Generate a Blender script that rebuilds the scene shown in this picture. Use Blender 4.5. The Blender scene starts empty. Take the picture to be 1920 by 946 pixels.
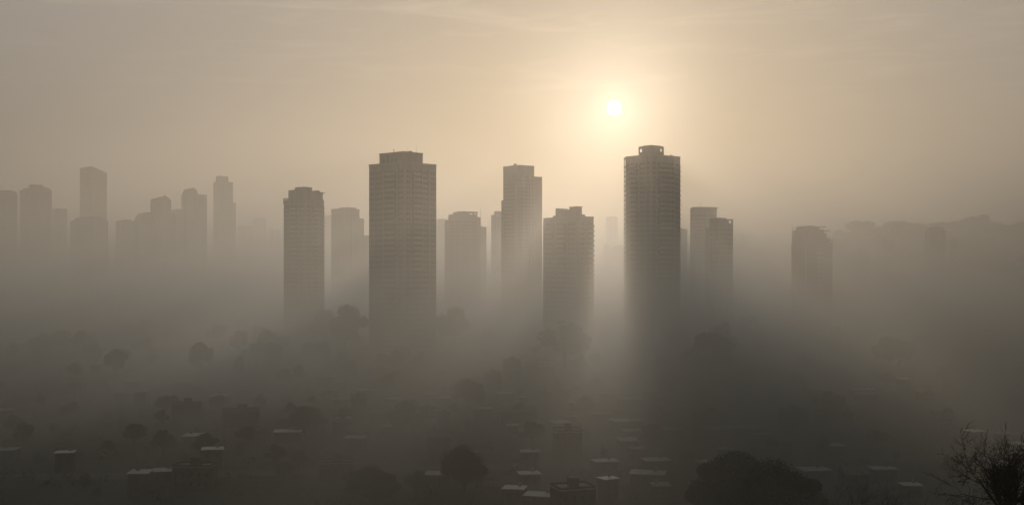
import bpy, math, random
from mathutils import Vector, Matrix, noise as mnoise
S = bpy.context.scene
COL = S.collection
rnd = random.Random(11)

# ------------------------------------------------------------------ camera facts (metres; camera at x=0,y=0 looking along +Y)
F, HZ, CH = 2100.0, 500.0, 50.0            # focal length and horizon row for a 1920 px wide frame, eye height
SUN_EL = math.atan((HZ - 204) / F)
SUN_AZ = math.atan((1152 - 960) / F)
SUN_DIR = Vector((math.sin(SUN_AZ) * math.cos(SUN_EL), math.cos(SUN_AZ) * math.cos(SUN_EL), math.sin(SUN_EL)))
R = math.radians


def smooth(a, b, x):
    t = min(1, max(0, (x - a) / (b - a)))
    return t * t * (3 - 2 * t)


# ------------------------------------------------------------------ node helpers / materials
def new_mat(name):
    m = bpy.data.materials.new(name)
    m.use_nodes = True
    return m


def nmath(nt, op, a, b=None, c=None):
    n = nt.nodes.new('ShaderNodeMath')
    n.operation = op
    for i, v in enumerate((a, b, c)):
        if v is None:
            continue
        if isinstance(v, (int, float)):
            n.inputs[i].default_value = v
        else:
            nt.links.new(v, n.inputs[i])
    return n.outputs[0]


def mottled(name, c1, c2, scale, rough=.85, detail=4, stretch=(1, 1, 1), spec=.3, bump=0, per_object=.0):
    """noise-mixed two-tone surface in object space, optionally varied per object"""
    m = new_mat(name)
    nt = m.node_tree
    b = nt.nodes['Principled BSDF']
    tc = nt.nodes.new('ShaderNodeTexCoord')
    mp = nt.nodes.new('ShaderNodeMapping')
    mp.inputs['Scale'].default_value = stretch
    no = nt.nodes.new('ShaderNodeTexNoise')
    no.inputs['Scale'].default_value = scale
    no.inputs['Detail'].default_value = detail
    nt.links.new(tc.outputs['Object'], mp.inputs[0])
    nt.links.new(mp.outputs[0], no.inputs['Vector'])
    cr = nt.nodes.new('ShaderNodeValToRGB')
    cr.color_ramp.elements[0].position = .32
    cr.color_ramp.elements[1].position = .68
    cr.color_ramp.elements[0].color = (*c1, 1)
    cr.color_ramp.elements[1].color = (*c2, 1)
    nt.links.new(no.outputs[0], cr.inputs[0])
    col = cr.outputs[0]
    if per_object:
        oi = nt.nodes.new('ShaderNodeObjectInfo')
        hs = nt.nodes.new('ShaderNodeHueSaturation')
        v = nmath(nt, 'ADD', nmath(nt, 'MULTIPLY', oi.outputs['Random'], 2 * per_object), 1 - per_object)
        nt.links.new(v, hs.inputs['Value'])
        nt.links.new(col, hs.inputs['Color'])
        col = hs.outputs[0]
    nt.links.new(col, b.inputs['Base Color'])
    b.inputs['Roughness'].default_value = rough
    b.inputs['Specular IOR Level'].default_value = spec
    if bump:
        bp = nt.nodes.new('ShaderNodeBump')
        bp.inputs['Strength'].default_value = bump
        nt.links.new(no.outputs[0], bp.inputs['Height'])
        nt.links.new(bp.outputs[0], b.inputs['Normal'])
    return m


MT = dict(
    concrete=mottled('facade_concrete', (.19, .175, .155), (.27, .25, .22), .35, stretch=(1, 1, .25)),
    pale=mottled('facade_pale', (.33, .31, .28), (.42, .40, .36), .3, stretch=(1, 1, .2)),
    dark=mottled('facade_dark', (.10, .095, .09), (.16, .15, .14), .3, stretch=(1, 1, .25)),
    pier=mottled('pier_render', (.23, .215, .19), (.29, .27, .245), .5),
    parapet=mottled('balcony_parapet', (.25, .235, .21), (.32, .30, .27), .6, per_object=.2),
    metal=mottled('roof_metal', (.06, .06, .06), (.10, .10, .10), 2, rough=.5),
    roof=mottled('flat_roof', (.16, .15, .14), (.30, .28, .26), .5, rough=.75, spec=.25, per_object=.3),
    roof_light=mottled('sheet_roof', (.32, .30, .275), (.52, .49, .45), .9, rough=.65, spec=.3, per_object=.4),
    tile=mottled('tile_roof', (.09, .07, .058), (.15, .11, .09), 1.2, rough=.6, per_object=.3),
    house=mottled('house_render', (.045, .042, .036), (.10, .092, .08), .5, per_object=.35),
    wood=mottled('door_wood', (.05, .035, .025), (.09, .06, .04), 3, rough=.6),
    leaf=mottled('leaf_dark', (.022, .028, .016), (.06, .068, .036), .5, rough=.7, per_object=.3),
    bark=mottled('bark', (.018, .015, .013), (.05, .043, .037), 6, rough=.9, stretch=(1, 1, .2)),
    hill=mottled('hill_scrub', (.025, .03, .018), (.06, .06, .04), .02, detail=8),
)


def glass_mat():
    """dark glass crossed by pale mullions every 1.7 m along the ribbon"""
    m = mottled('window_glass', (.10, .095, .09), (.16, .152, .145), .6, rough=.35, detail=2, spec=.4, per_object=.25)
    nt = m.node_tree
    b = nt.nodes['Principled BSDF']
    tc = nt.nodes.new('ShaderNodeTexCoord')
    sp = nt.nodes.new('ShaderNodeSeparateXYZ')
    nt.links.new(tc.outputs['Object'], sp.inputs[0])
    fr = nmath(nt, 'FRACT', nmath(nt, 'MULTIPLY', nmath(nt, 'ADD', sp.outputs[0], sp.outputs[1]), 1 / 1.7))
    f = nmath(nt, 'LESS_THAN', fr, .26)
    mx = nt.nodes.new('ShaderNodeMix')
    mx.data_type = 'RGBA'
    nt.links.new(f, mx.inputs[0])
    nt.links.new(b.inputs['Base Color'].links[0].from_socket, mx.inputs[6])
    mx.inputs[7].default_value = (.22, .205, .185, 1)
    nt.links.new(mx.outputs[2], b.inputs['Base Color'])
    nt.links.new(nmath(nt, 'ADD', nmath(nt, 'MULTIPLY', f, .5), .22), b.inputs['Roughness'])
    return m


MT['glass'] = glass_mat()
MT['bark_dark'] = mottled('bark_black', (.006, .006, .006), (.02, .018, .017), 6, rough=.95, spec=.1, stretch=(1, 1, .2))
MT['needle'] = mottled('needle_black', (.005, .006, .005), (.012, .015, .011), .5, rough=.9, spec=.1)
MT['pane'] = mottled('house_glass', (.012, .013, .014), (.03, .031, .032), .8, rough=.4, spec=.2)


def ground_mat():
    m = new_mat('ground_city')
    nt = m.node_tree
    b = nt.nodes['Principled BSDF']
    geo = nt.nodes.new('ShaderNodeNewGeometry')
    n1 = nt.nodes.new('ShaderNodeTexNoise')
    n1.inputs['Scale'].default_value = .018
    n1.inputs['Detail'].default_value = 8
    n2 = nt.nodes.new('ShaderNodeTexNoise')
    n2.inputs['Scale'].default_value = .5
    n2.inputs['Detail'].default_value = 5
    for n in (n1, n2):
        nt.links.new(geo.outputs['Position'], n.inputs['Vector'])
    cr = nt.nodes.new('ShaderNodeValToRGB')
    e = cr.color_ramp.elements
    e[0].position, e[0].color = .36, (.022, .027, .016, 1)
    e[1].position, e[1].color = .66, (.075, .068, .056, 1)
    k = e.new(.5)
    k.color = (.04, .04, .03, 1)
    v = nmath(nt, 'ADD', nmath(nt, 'MULTIPLY', n1.outputs[0], .7), nmath(nt, 'MULTIPLY', n2.outputs[0], .3))
    nt.links.new(v, cr.inputs[0])
    nt.links.new(cr.outputs[0], b.inputs['Base Color'])
    b.inputs['Roughness'].default_value = .95
    b.inputs['Specular IOR Level'].default_value = .15
    return m


MT['ground'] = ground_mat()
MT['road'] = mottled('road_asphalt', (.04, .04, .04), (.065, .063, .06), .4, rough=.75)


# ------------------------------------------------------------------ mesh builder
class MB:
    def __init__(s):
        s.v, s.f, s.mi = [], [], []

    def box(s, x0, x1, y0, y1, z0, z1, bottom=True):
        n = len(s.v)
        s.v += [(x, y, z) for x in (x0, x1) for y in (y0, y1) for z in (z0, z1)]
        fs = [(1, 5, 7, 3), (0, 4, 5, 1), (2, 3, 7, 6), (0, 1, 3, 2), (4, 6, 7, 5)]
        if bottom:
            fs.append((0, 2, 6, 4))
        s.f += [tuple(n + i for i in q) for q in fs]
        return s

    def prism(s, pts, z0, z1):
        """pts: counter-clockwise outline; z1 a number or one height per point"""
        n, k = len(s.v), len(pts)
        zt = z1 if isinstance(z1, (list, tuple)) else [z1] * k
        s.v += [(x, y, z0) for x, y in pts] + [(x, y, z) for (x, y), z in zip(pts, zt)]
        s.f += [(n + i, n + (i + 1) % k, n + k + (i + 1) % k, n + k + i) for i in range(k)]
        s.f.append(tuple(n + k + i for i in range(k)))
        s.f.append(tuple(n + k - 1 - i for i in range(k)))
        return s

    def slab_profile(s, prof, y0, y1):
        """outline in x,z extruded along y"""
        n, k = len(s.v), len(prof)
        s.v += [(x, y0, z) for x, z in prof] + [(x, y1, z) for x, z in prof]
        s.f += [(n + i, n + (i + 1) % k, n + k + (i + 1) % k, n + k + i) for i in range(k)]
        s.f.append(tuple(n + k - 1 - i for i in range(k)))
        s.f.append(tuple(n + k + i for i in range(k)))
        return s

    def tube(s, pts, rad, sides=6):
        n = len(s.v)
        for i, p in enumerate(pts):
            p = Vector(p)
            a = Vector(pts[max(0, i - 1)])
            b = Vector(pts[min(len(pts) - 1, i + 1)])
            d = (b - a).normalized()
            u = d.orthogonal().normalized()
            w = d.cross(u)
            for k in range(sides):
                t = 2 * math.pi * k / sides
                s.v.append(tuple(p + (u * math.cos(t) + w * math.sin(t)) * rad[i]))
        for i in range(len(pts) - 1):
            for k in range(sides):
                a0, a1 = n + i * sides + k, n + i * sides + (k + 1) % sides
                s.f.append((a0, a1, a1 + sides, a0 + sides))
        m = n + (len(pts) - 1) * sides
        s.f.append(tuple(m + k for k in range(sides)))
        return s

    def mesh(s, name, mat):
        me = bpy.data.meshes.new(name)
        me.from_pydata(s.v, [], s.f)
        me.update()
        if mat:
            me.materials.append(mat)
        return me


def link(name, me, parent=None, loc=None, rz=None):
    o = bpy.data.objects.new(name, me)
    COL.objects.link(o)
    if parent:
        o.parent = parent
    if loc is not None:
        o.location = loc
    if rz is not None:
        o.rotation_euler = (0, 0, rz)
    return o


def tag(o, label, cat, group=None):
    o['label'] = label
    o['category'] = cat
    if group:
        o['group'] = group
    return o


def thing(name, label, cat, loc=(0, 0, 0), rz=0, group=None):
    return tag(link(name, None, None, loc, rz), label, cat, group)


def struct(name, me, kind='structure'):
    o = link(name, me)
    o['kind'] = kind
    return o


# ------------------------------------------------------------------ ground, hill, roads
def ground_z(x, y):
    near = 40 * (1 - smooth(0, 232, y))
    far = 99 * smooth(1150, 1500, y) * smooth(225, 500, x - (y - 1450) * .25)
    far += 52 * math.exp(-((x - 425) / 42) ** 2 - ((y - 900) / 70) ** 2)
    n = mnoise.noise(Vector((x * .01, y * .01, 0)))
    return near + far + n * 1.2 * smooth(0, 300, y) + far * .2 * mnoise.noise(Vector((x * .03, y * .003, 7)))


def sheet(x0, x1, y0, y1, nx, ny, py=1.0):
    mb = MB()
    for j in range(ny + 1):
        t = (j / ny) ** py
        y = y0 + (y1 - y0) * t
        for i in range(nx + 1):
            x = x0 + (x1 - x0) * i / nx
            mb.v.append((x, y, ground_z(x, y)))
    for j in range(ny):
        for i in range(nx):
            a = j * (nx + 1) + i
            mb.f.append((a, a + 1, a + nx + 2, a + nx + 1))
    return mb


g = struct('ground', sheet(-5500, 5500, -300, 12000, 200, 260, 1.7).mesh('ground', MT['ground']))
for p in g.data.polygons:
    p.use_smooth = True


def road(pts, w):
    mb = MB()
    P = []
    for (a, b) in zip(pts[:-1], pts[1:]):
        a, b = Vector(a), Vector(b)
        n = max(1, int((b - a).length / 12))
        P += [a.lerp(b, i / n) for i in range(n)]
    P.append(Vector(pts[-1]))
    for i, p in enumerate(P):
        d = (P[min(i + 1, len(P) - 1)] - P[max(i - 1, 0)]).normalized()
        nrm = Vector((-d.y, d.x))
        for sgn in (-1, 1):
            q = p + nrm * w / 2 * sgn
            z = max(ground_z(*(p + nrm * w / 2 * t)) for t in (-1, 0, 1))
            mb.v.append((q.x, q.y, z + .25))
    mb.f = [(2 * i, 2 * i + 1, 2 * i + 3, 2 * i + 2) for i in range(len(P) - 1)]
    return mb


for pts in ([(-260, 250), (60, 285), (330, 330), (420, 420)], [(-420, 400), (0, 455), (420, 520)], [(20, 240), (60, 455), (130, 760), (150, 1000)],
            [(-190, 270), (-170, 440), (-190, 760)]):
    struct('road', road(pts, 8).mesh('road', MT['road']))


# ------------------------------------------------------------------ towers
class Tower:
    """local x runs along the face to the right of the near corner, local y along the face to its left"""

    def __init__(s, name, label, D, pc, phi, group=None, mat='concrete'):
        s.D, s.ph = D, R(phi) - math.atan((pc - 960) / F)      # turned relative to the line of sight
        s.xc = (pc - 960) / F * D
        s.root = thing(name, label, 'tower', (s.xc, D, 0), s.ph, group)
        s.mat = MT[mat]

    def lx(s, px):
        k = (px - 960) / F
        return (k * s.D - s.xc) / (math.cos(s.ph) - k * math.sin(s.ph))

    def ly(s, px):
        k = (px - 960) / F
        return (s.xc - k * s.D) / (math.sin(s.ph) + k * math.cos(s.ph))

    def z(s, py):
        return CH + (HZ - py) / F * s.D

    def zz(s, py, x, y):
        """height that shows at picture row py for the local spot (x, y)"""
        return CH + (HZ - py) / F * (s.D + x * math.sin(s.ph) + y * math.cos(s.ph))

    def part(s, name, mb, mat=None, parent=None):
        return link(name, mb.mesh(name, mat or s.mat), parent or s.root)

    def rep(s, name, mb, zs, mat):
        """the same part on each floor: one mesh, one object per floor"""
        me = mb.mesh(name, mat)
        return [link(name, me, s.root, (0, 0, z)) for z in zs]

    def box(s, name, x0, x1, y0, y1, z0, z1, mat=None, parent=None):
        return s.part(name, MB().box(x0, x1, y0, y1, z0, z1), mat, parent)

    def cap(s, x0, x1, y0, y1, z, h=1.1, t=.35, over=.12, mat=None, parent=None, name='parapet'):
        """open rim round a roof"""
        mb = MB()
        x0, x1, y0, y1 = x0 - over, x1 + over, y0 - over, y1 + over
        mb.box(x0, x1, y0, y0 + t, z, z + h)
        mb.box(x0, x1, y1 - t, y1, z, z + h)
        mb.box(x0, x0 + t, y0 + t, y1 - t, z, z + h)
        mb.box(x1 - t, x1, y0 + t, y1 - t, z, z + h)
        return s.part(name, mb, mat or MT['pier'], parent)

    def floors(s, z0, z1, fh):
        n = int((z1 - z0) / fh)
        return [z0 + i * fh for i in range(n)]

    def face(s, side, length, z0, z1, fh, bays, depth=1.3):
        """bays: (from, to, kind) along the face in 0..1; kind w ribbon window, b balcony stack, p raised pier"""
        zs = s.floors(z0, z1, fh)
        win = MB()

        def put(mb, f0, f1, o0, o1, a, b):
            l0, l1 = f0 * length, f1 * length
            if side == 'r':
                mb.box(l0, l1, -o1, -o0, a, b)
            else:
                mb.box(-o1, -o0, l0, l1, a, b)
        for f0, f1, k in bays:
            if k == 'p':
                pier = MB()
                put(pier, f0, f1, -.02, .55, 0, z1 - z0)
                s.part('pier', pier, MT['pier']).location.z = z0
        wb = [q for q in bays if q[2] in 'wb']
        if wb:
            put(win, min(q[0] for q in wb), max(q[1] for q in wb), -.02, .05, .75, 2.45)
            s.rep('window_band', win, zs, MT['glass'])
        for f0, f1, k in bays:
            if k == 'b':
                mb = MB()
                put(mb, f0, f1, 0, depth, -.18, 0)
                put(mb, f0, f1, depth - .12, depth, 0, 1.05)
                for e in (f0, f1 - .12 / length):
                    put(mb, e, e + .12 / length, .02, depth - .12, 0, 1.05)
                s.rep('balcony', mb, zs, MT['parapet'])

    def corner_balconies(s, where, a, b, z0, z1, fh, out=1.5, wide=3.2, column=False, ph=1.05):
        zs = s.floors(z0, z1, fh)
        mb = MB()
        if where == 'l':      # beyond the far end of the left face, sky shows between the slabs
            mb.box(0, wide, a, a + out, -.2, 0)
            mb.box(0, wide, a + out - .12, a + out, 0, ph)
            mb.box(0, .12, a, a + out - .12, 0, ph)
        else:
            mb.box(b, b + out, 0, wide, -.2, 0)
            mb.box(b + out - .12, b + out, 0, wide, 0, ph)
            mb.box(b, b + out - .12, 0, .12, 0, ph)
        s.rep('balcony', mb, zs, MT['parapet'])
        if column:
            c = MB()
            if where == 'l':
                c.box(-.05, .45, a + out, a + out + .4, z0 - 2, z1)
            else:
                c.box(b + out, b + out + .4, -.05, .45, z0 - 2, z1)
            s.part('column', c, MT['pier'])

    def antenna(s, x, y, z, h, r=.12, lean=0, name='antenna', parent=None):
        return s.part(name, MB().tube([(x, y, z), (x + lean * .5, y, z + h * .55), (x + lean, y, z + h)], [r, r * .8, r * .45]), MT['metal'], parent)

    def crown(s, x0, x1, y0, y1, z0, z1, holes, name='roof_frame', t=.5, mat=None):
        """hollow walls with real openings; holes = (face, from, to, z from, z to)"""
        mb = MB()

        def wall(face, l0, l1, put):
            hs = sorted([h for h in holes if h[0] == face], key=lambda h: h[1])
            c = l0
            for _, a, b, za, zb in hs:
                put(c, a, z0, z1)
                put(a, b, z0, za)
                put(a, b, zb, z1)
                c = b
            put(c, l1, z0, z1)
        wall('r', x0, x1, lambda a, b, p, q: mb.box(a, b, y0, y0 + t, p, q))
        wall('R', x0, x1, lambda a, b, p, q: mb.box(a, b, y1 - t, y1, p, q))
        wall('l', y0 + t, y1 - t, lambda a, b, p, q: mb.box(x0, x0 + t, a, b, p, q))
        wall('L', y0 + t, y1 - t, lambda a, b, p, q: mb.box(x1 - t, x1, a, b, p, q))
        return s.part(name, mb, mat)


TOWERS = {}


def broad_tower():
    t = Tower('residential_tower', 'broadest dark tower with a raised centre block and thin aerials on its roof', 620, 757, 43)
    a, b = t.ly(692), t.lx(818)
    zr = t.z(306)
    t.box('wall', 0, b, 0, a, -1, zr)
    fh, z0 = 2.95, 4
    t.face('l', a, z0, zr - 2, fh, [(.02, .14, 'w'), (.15, .19, 'p'), (.21, .53, 'b'), (.55, .59, 'p'), (.62, .80, 'w'), (.81, .84, 'p'), (.86, .98, 'w')])
    t.face('r', b, z0, zr - 2, fh, [(.0, .05, 'p'), (.07, .18, 'w'), (.19, .22, 'p'), (.24, .50, 'b'), (.52, .56, 'p'), (.60, .74, 'w'), (.75, .79, 'p'), (.82, .97, 'w')])
    xp, yp, zp = t.lx(793), t.ly(711), t.z(286)
    t.cap(0, b, 0, a, zr, 1.0)
    o = t.box('penthouse', .14, xp, .14, yp, zr, zp, MT['concrete'])
    t.cap(.14, xp, .14, yp, zp, .8, parent=o)
    mb = MB()
    for i in range(4):
        mb.box(.07, .14, yp * (.25 + .17 * i), yp * (.25 + .17 * i) + 1.6, zr + 1.2, zr + 3.2)
    t.part('window_band', mb, MT['glass'], o)
    t.antenna(.6, t.ly(737), zp, 1.9, .16)
    t.part('antenna_dish', MB().tube([(.6, t.ly(737), zp + 1.6), (.6, t.ly(737), zp + 2.2)], [.32, .32], 8), MT['metal'])
    t.antenna(t.lx(764), .6, zp, 2.6, .13, .8)
    t.antenna(t.lx(784), 1.4, zp, 5.0, .07)
    mb = MB()
    for i in range(8):
        th0 = i * math.pi / 8
    prof = [(t.lx(771) + 2.0 * (1 - math.cos(i * math.pi / 8)) / 2, zp + .7 + .85 * math.sin(i * math.pi / 8)) for i in range(9)]
    t.part('vent_hood', MB().slab_profile(prof[::-1], 1.2, 3.0), MT['metal'])


def tallest_tower():
    t = Tower('residential_tower', 'tall dark tower directly under the sun with two holes in its roof block', 760, 1219, 45)
    a, b = t.ly(1172.6), t.lx(1275.5)
    zr = t.z(290.5)
    t.box('wall', 0, b, 0, a, -1, zr)
    fh, z0 = 3.28, 4
    t.face('l', a, z0, zr - 1.5, fh, [(.02, .10, 'w'), (.12, .17, 'p'), (.20, .38, 'w'), (.40, .45, 'p'), (.50, .78, 'b'), (.80, .84, 'p'), (.87, .98, 'w')])
    t.face('r', b, z0, zr - 1.5, fh, [(.0, .05, 'p'), (.07, .17, 'w'), (.19, .23, 'p'), (.26, .74, 'b'), (.77, .81, 'p'), (.84, .97, 'w')])
    t.corner_balconies('l', a, b, z0, zr - 1.0, fh, out=1.1, column=True)
    t.corner_balconies('r', a, b, z0, zr - 3.5, fh, out=.55, wide=2.4)
    mb = MB().box(0, 3.2, a, a + 1.6, zr - 1.1, zr)
    t.part('roof_slab', mb)
    t.cap(0, b, 0, a, zr, .7)
    xp, yp, zp = t.lx(1245), t.ly(1197), t.z(272.5)
    f = F / t.D
    lz = lambda py: t.z(py)
    # openings go through both walls along the sight line, so the sky shows in them
    h = [('l', t.ly(1203.3), t.ly(1199.0), lz(283.6), lz(277.4)), ('r', t.lx(1238.6), t.lx(1241.6), lz(282.4), lz(277.0)),
         ('R', .9, xp * .98 - .6, zr + 2.0, lz(276.0)), ('L', 1.0, yp - .9, zr + 2.0, lz(276.0))]
    t.crown(.14, xp, .14, yp, zr, zp, h, 'penthouse')
    t.box('roof_slab', 1.6, xp - 1.0, 1.2, yp - 2.4, zp, zp + .5)
    t.box('lift_core', xp * .28, xp * .62, yp * .22, yp * .6, zr, zp - .4)
    t.antenna(t.lx(1258), .4, zr + .7, 1.1, .22)
    t.box('roof_vent', t.lx(1260.5), t.lx(1263), .5, 2, zr + .7, zr + 1.25, MT['metal'])


def slim_tower():
    t = Tower('residential_tower', 'slim stepped tower between the broad tower and the sun, tallest of the middle three', 900, 972, 38)
    a, b, be = t.ly(943.5), t.lx(1001.5), t.lx(1016.5)
    zr, ze = t.z(311), t.z(331)
    t.box('wall', 0, b, 0, a, -1, zr)
    ze = t.zz(333.5, be, 0)
    t.box('side_wing', b, be, .05, a * .8, -1, ze)
    t.box('rear_wing', 1.2, b * .7, a, t.ly(937.8), -1, t.zz(375.5, 1.2, t.ly(937.8)))
    t.box('rear_wing', .9, b * .8, a, t.ly(942), t.zz(375.5, 1.2, t.ly(937.8)), t.zz(323, .9, t.ly(942)))
    fh = 3.0
    t.face('l', a, 4, zr - 12, fh, [(.03, .2, 'p'), (.24, .6, 'w'), (.64, .94, 'w')])
    t.face('r', b, 4, zr - 6, fh, [(.02, .18, 'w'), (.22, .36, 'p'), (.42, .66, 'w'), (.70, .78, 'p'), (.82, .97, 'w')])
    t.cap(0, b, 0, a, zr, .9)
    t.cap(b + .2, be, .05, a * .8, ze, .8)
    mb = MB()
    for k in range(3):
        mb.tube([(.8 + k * .5, t.ly(966 - 2.5 * k), zr), (.8 + k * .5, t.ly(966 - 2.5 * k), zr + 2.3)], [.55, .55], 8)
    t.part('water_tank', mb, MT['metal'])


def wave_tower():
    t = Tower('residential_tower', 'shorter wide tower with a wavy roof block and chimney, right of the slim stepped tower', 700, 1084, 40)
    a, b = t.ly(1019), t.lx(1113)
    zr = t.z(407)
    t.box('wall', 0, b, 0, a, -1, zr)
    fh = 3.1
    t.face('l', a, 4, zr - 1.5, fh, [(.02, .05, 'p'), (.08, .26, 'w'), (.28, .31, 'p'), (.34, .60, 'b'), (.62, .65, 'p'), (.68, .94, 'b'), (.96, .99, 'p')])
    t.face('r', b, 4, zr - 1.5, fh, [(.0, .07, 'p'), (.12, .40, 'w'), (.44, .50, 'p'), (.55, .93, 'b')])
    t.corner_balconies('r', a, b, 4, zr - 2, fh, out=.9, wide=2.6)
    t.cap(0, b, 0, a, zr, .7)
    y0, y1 = t.ly(1067), t.ly(1041)
    z2, z3 = t.zz(390.3, .25, y1), t.zz(393.6, .25, y0)
    # roof block whose top falls in a wave towards the chimney: profile along local y
    n = 14
    mb = MB()
    pr = [(y1, zr), (y0, zr)]
    for i in range(n + 1):
        f = i / n
        w = smooth(.15, 1, f)
        pr.append((y0 + (y1 - y0) * f, z3 + (z2 - z3) * w))
    k = len(pr)
    mb.v = [(.25, y, z) for y, z in pr] + [(7.5, y, z) for y, z in pr]
    mb.f = [tuple(range(k - 1, -1, -1)), tuple(range(k, 2 * k))] + [(i, (i + 1) % k, k + (i + 1) % k, k + i) for i in range(k)]
    t.part('penthouse', mb)
    c0, c1 = t.ly(1081), t.ly(1067.4)
    o = t.box('chimney', .25, 4.4, c0, c1, zr, t.zz(388, 0, c0))
    t.box('chimney_cap', .0, 4.8, c0 - .55, c1 + .55, t.zz(388, 0, c0), t.zz(386.6, 0, c0), MT['pier'], o)
    t.antenna(2, (c0 + c1) / 2, t.zz(386.6, 0, c0), .6, .1)
    t.box('lift_core', .25, 6, t.ly(1092.0) if t.ly(1092) > 0 else .2, c0 - .1, zr, t.z(401.5))
    t.box('roof_block', t.lx(1085), t.lx(1092.5), .25, 5, zr, t.z(401.5))
    t.box('roof_block', .25, 6, y1 + .05, t.ly(1036), zr, t.zz(404.2, .25, y1))
    t.box('roof_vent', t.lx(1095), t.lx(1103), .4, 2.2, zr, t.z(404.9), MT['metal'])


def jagged_tower():
    t = Tower('residential_tower', 'dark tower with a jagged roofline standing alone, left of the broad tower', 760, 571, 38)
    a, b = t.ly(532.4), t.lx(607.6)
    zr = t.z(372.5)
    t.box('wall', 0, b, 0, a, -1, zr)
    fh = 3.05
    t.face('l', a, 4, zr - 2, fh, [(.03, .2, 'w'), (.23, .28, 'p'), (.33, .62, 'b'), (.66, .70, 'p'), (.75, .97, 'w')])
    t.face('r', b, 4, zr - 2, fh, [(.0, .05, 'p'), (.09, .30, 'w'), (.34, .38, 'p'), (.42, .66, 'b'), (.70, .74, 'p'), (.78, .97, 'w')])
    t.corner_balconies('l', a, b, 4, zr - 3, fh, out=.8)
    t.corner_balconies('r', a, b, 4, zr - 1, fh, out=.7)
    y540 = t.ly(540.5)
    y552, y568 = t.ly(552.4), t.ly(567.6)
    x580, x594, x600, x605 = t.lx(580), t.lx(594), t.lx(600), t.lx(605.5)
    t.box('penthouse', .1, x605, .1, y540, zr, t.zz(360.3, x605, 0))
    zp = t.zz(360.3, x605, 0)
    t.box('roof_block', .2, 9, y552 + .02, y540, zp, t.zz(356.5, .2, y540))
    t.box('roof_block', .2, 8, y568 + .02, y552, zp, t.zz(351, .2, y552))
    t.box('roof_block', .2, x580, .2, y568, zp, t.zz(354.4, x580, 0))
    t.box('roof_block', x580 + .02, x594, .2, 7, zp, t.zz(358.2, x594, 0))
    t.box('roof_vent', x594 + .02, x600, .2, 4, zp, t.zz(357.2, x600, 0), MT['metal'])
    t.box('roof_slab', x600 + .1, t.lx(609.5), .2, 5, t.zz(362.6, x605, 0), t.zz(360.9, x605, 0))
    # open corner frame on the far left
    mb = MB()
    mb.box(0, .5, a - .1, a + .8, zr - 3, zr + .6)
    mb.box(0, 3, y540, a + .8, zr + .6, zr + 1.2)
    mb.box(0, .5, y540, y540 + .6, zr, zr + .6)
    t.part('roof_frame', mb)


def plain(name, label, D, pl, pc, pr, py, phi, mat='concrete', group=None, fh=3.1, bays=True, blocks=(), rim=True):
    """a hazier tower: wall, floor bands, rim and a list of roof blocks (px from, px to, py top)"""
    t = Tower(name, label, D, pc, phi, group, mat)
    a, b = t.ly(pl), t.lx(pr)
    zr = t.z(py)
    t.box('wall', 0, b, 0, a, -1, zr)
    if bays:
        t.face('l', a, 5, zr - 2, fh, [(.06, .44, 'w'), (.47, .52, 'p'), (.56, .94, 'w')])
        t.face('r', b, 5, zr - 2, fh, [(.06, .46, 'w'), (.48, .53, 'p'), (.56, .94, 'w')])
    if rim:
        t.cap(0, b, 0, a, zr, .8)
    r_ = random.Random(pl * 7 + pr)
    for i in range(3):
        x_, y_ = b * r_.uniform(.15, .75), a * r_.uniform(.15, .75)
        t.box('cooling_unit', x_, x_ + r_.uniform(1.5, 3), y_, y_ + 2, zr, zr + r_.uniform(1.2, 2.4), MT['metal'])
    if r_.random() < .6:
        t.antenna(b * r_.uniform(.1, .8), a * r_.uniform(.1, .6), zr, r_.uniform(4, 9), .14)
    for p0, p1, pt in blocks:
        y1 = t.ly(p0) if p0 < pc else .3
        y0 = t.ly(p1) if p1 < pc else .3
        x0 = t.lx(p0) if p0 > pc else .3
        x1 = t.lx(p1) if p1 > pc else max(4, b * .5)
        if p0 > pc:
            y1 = max(4, a * .5)
        t.box('roof_block', x0, x1, y0, max(y1, y0 + 2), zr, t.z(pt))
    return t, a, b, zr


def frame_block(t, p0, p1, pc, py0, py1, holes):
    pass


broad_tower()
tallest_tower()
slim_tower()
wave_tower()
jagged_tower()

# pale stepped tower behind the broad one
t, a, b, zr = plain('residential_tower', 'pale hazy tower stepping down to its right, half hidden behind the broad tower', 1150, 621, 645, 674, 392, 42,
                    blocks=[(648, 668, 388.3)])
t.box('side_wing', b, t.lx(683), .1, a * .7, -1, t.z(408))
t.box('side_wing', t.lx(683), t.lx(693), .2, a * .6, -1, t.z(440))

# tower with an open roof frame right of the broad tower
t, a, b, zr = plain('residential_tower', 'middling tower with an open roof frame and stepped left side, beside the broad tower', 1000, 840.5, 866, 896, 406, 42, rim=False)
t.corner_balconies('l', t.ly(834.0), b, 4, t.z(414), 3.6, out=1.0, wide=4)
t.box('side_wing', .3, 8, a, t.ly(834.0), -1, t.zz(412.5, .3, a))
t.box('side_wing', b, t.lx(901), .2, a * .7, -1, t.zz(406.5, b, 0))
t.box('roof_block', .2, 9, t.ly(849), a - .1, zr, t.zz(402.2, .2, a))
xa, ya = t.lx(895.5), t.ly(849) - .1
t.crown(.2, xa, .2, ya, zr, t.z(396.8),
        [('r', t.lx(881), t.lx(886.5), t.z(401.2), t.z(399.2)), ('r', t.lx(890.6), t.lx(893.4), t.z(401.2), t.z(398.6)),
         ('L', .8, ya - .8, t.z(402.5), t.z(398)), ('R', xa * .3, xa - .8, t.z(402.5), t.z(398))], 'roof_frame')
t.box('roof_slab', -.2, xa + .6, -.2, ya * .5, t.z(397.4) + .3, t.z(396.2) + .3)

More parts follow.
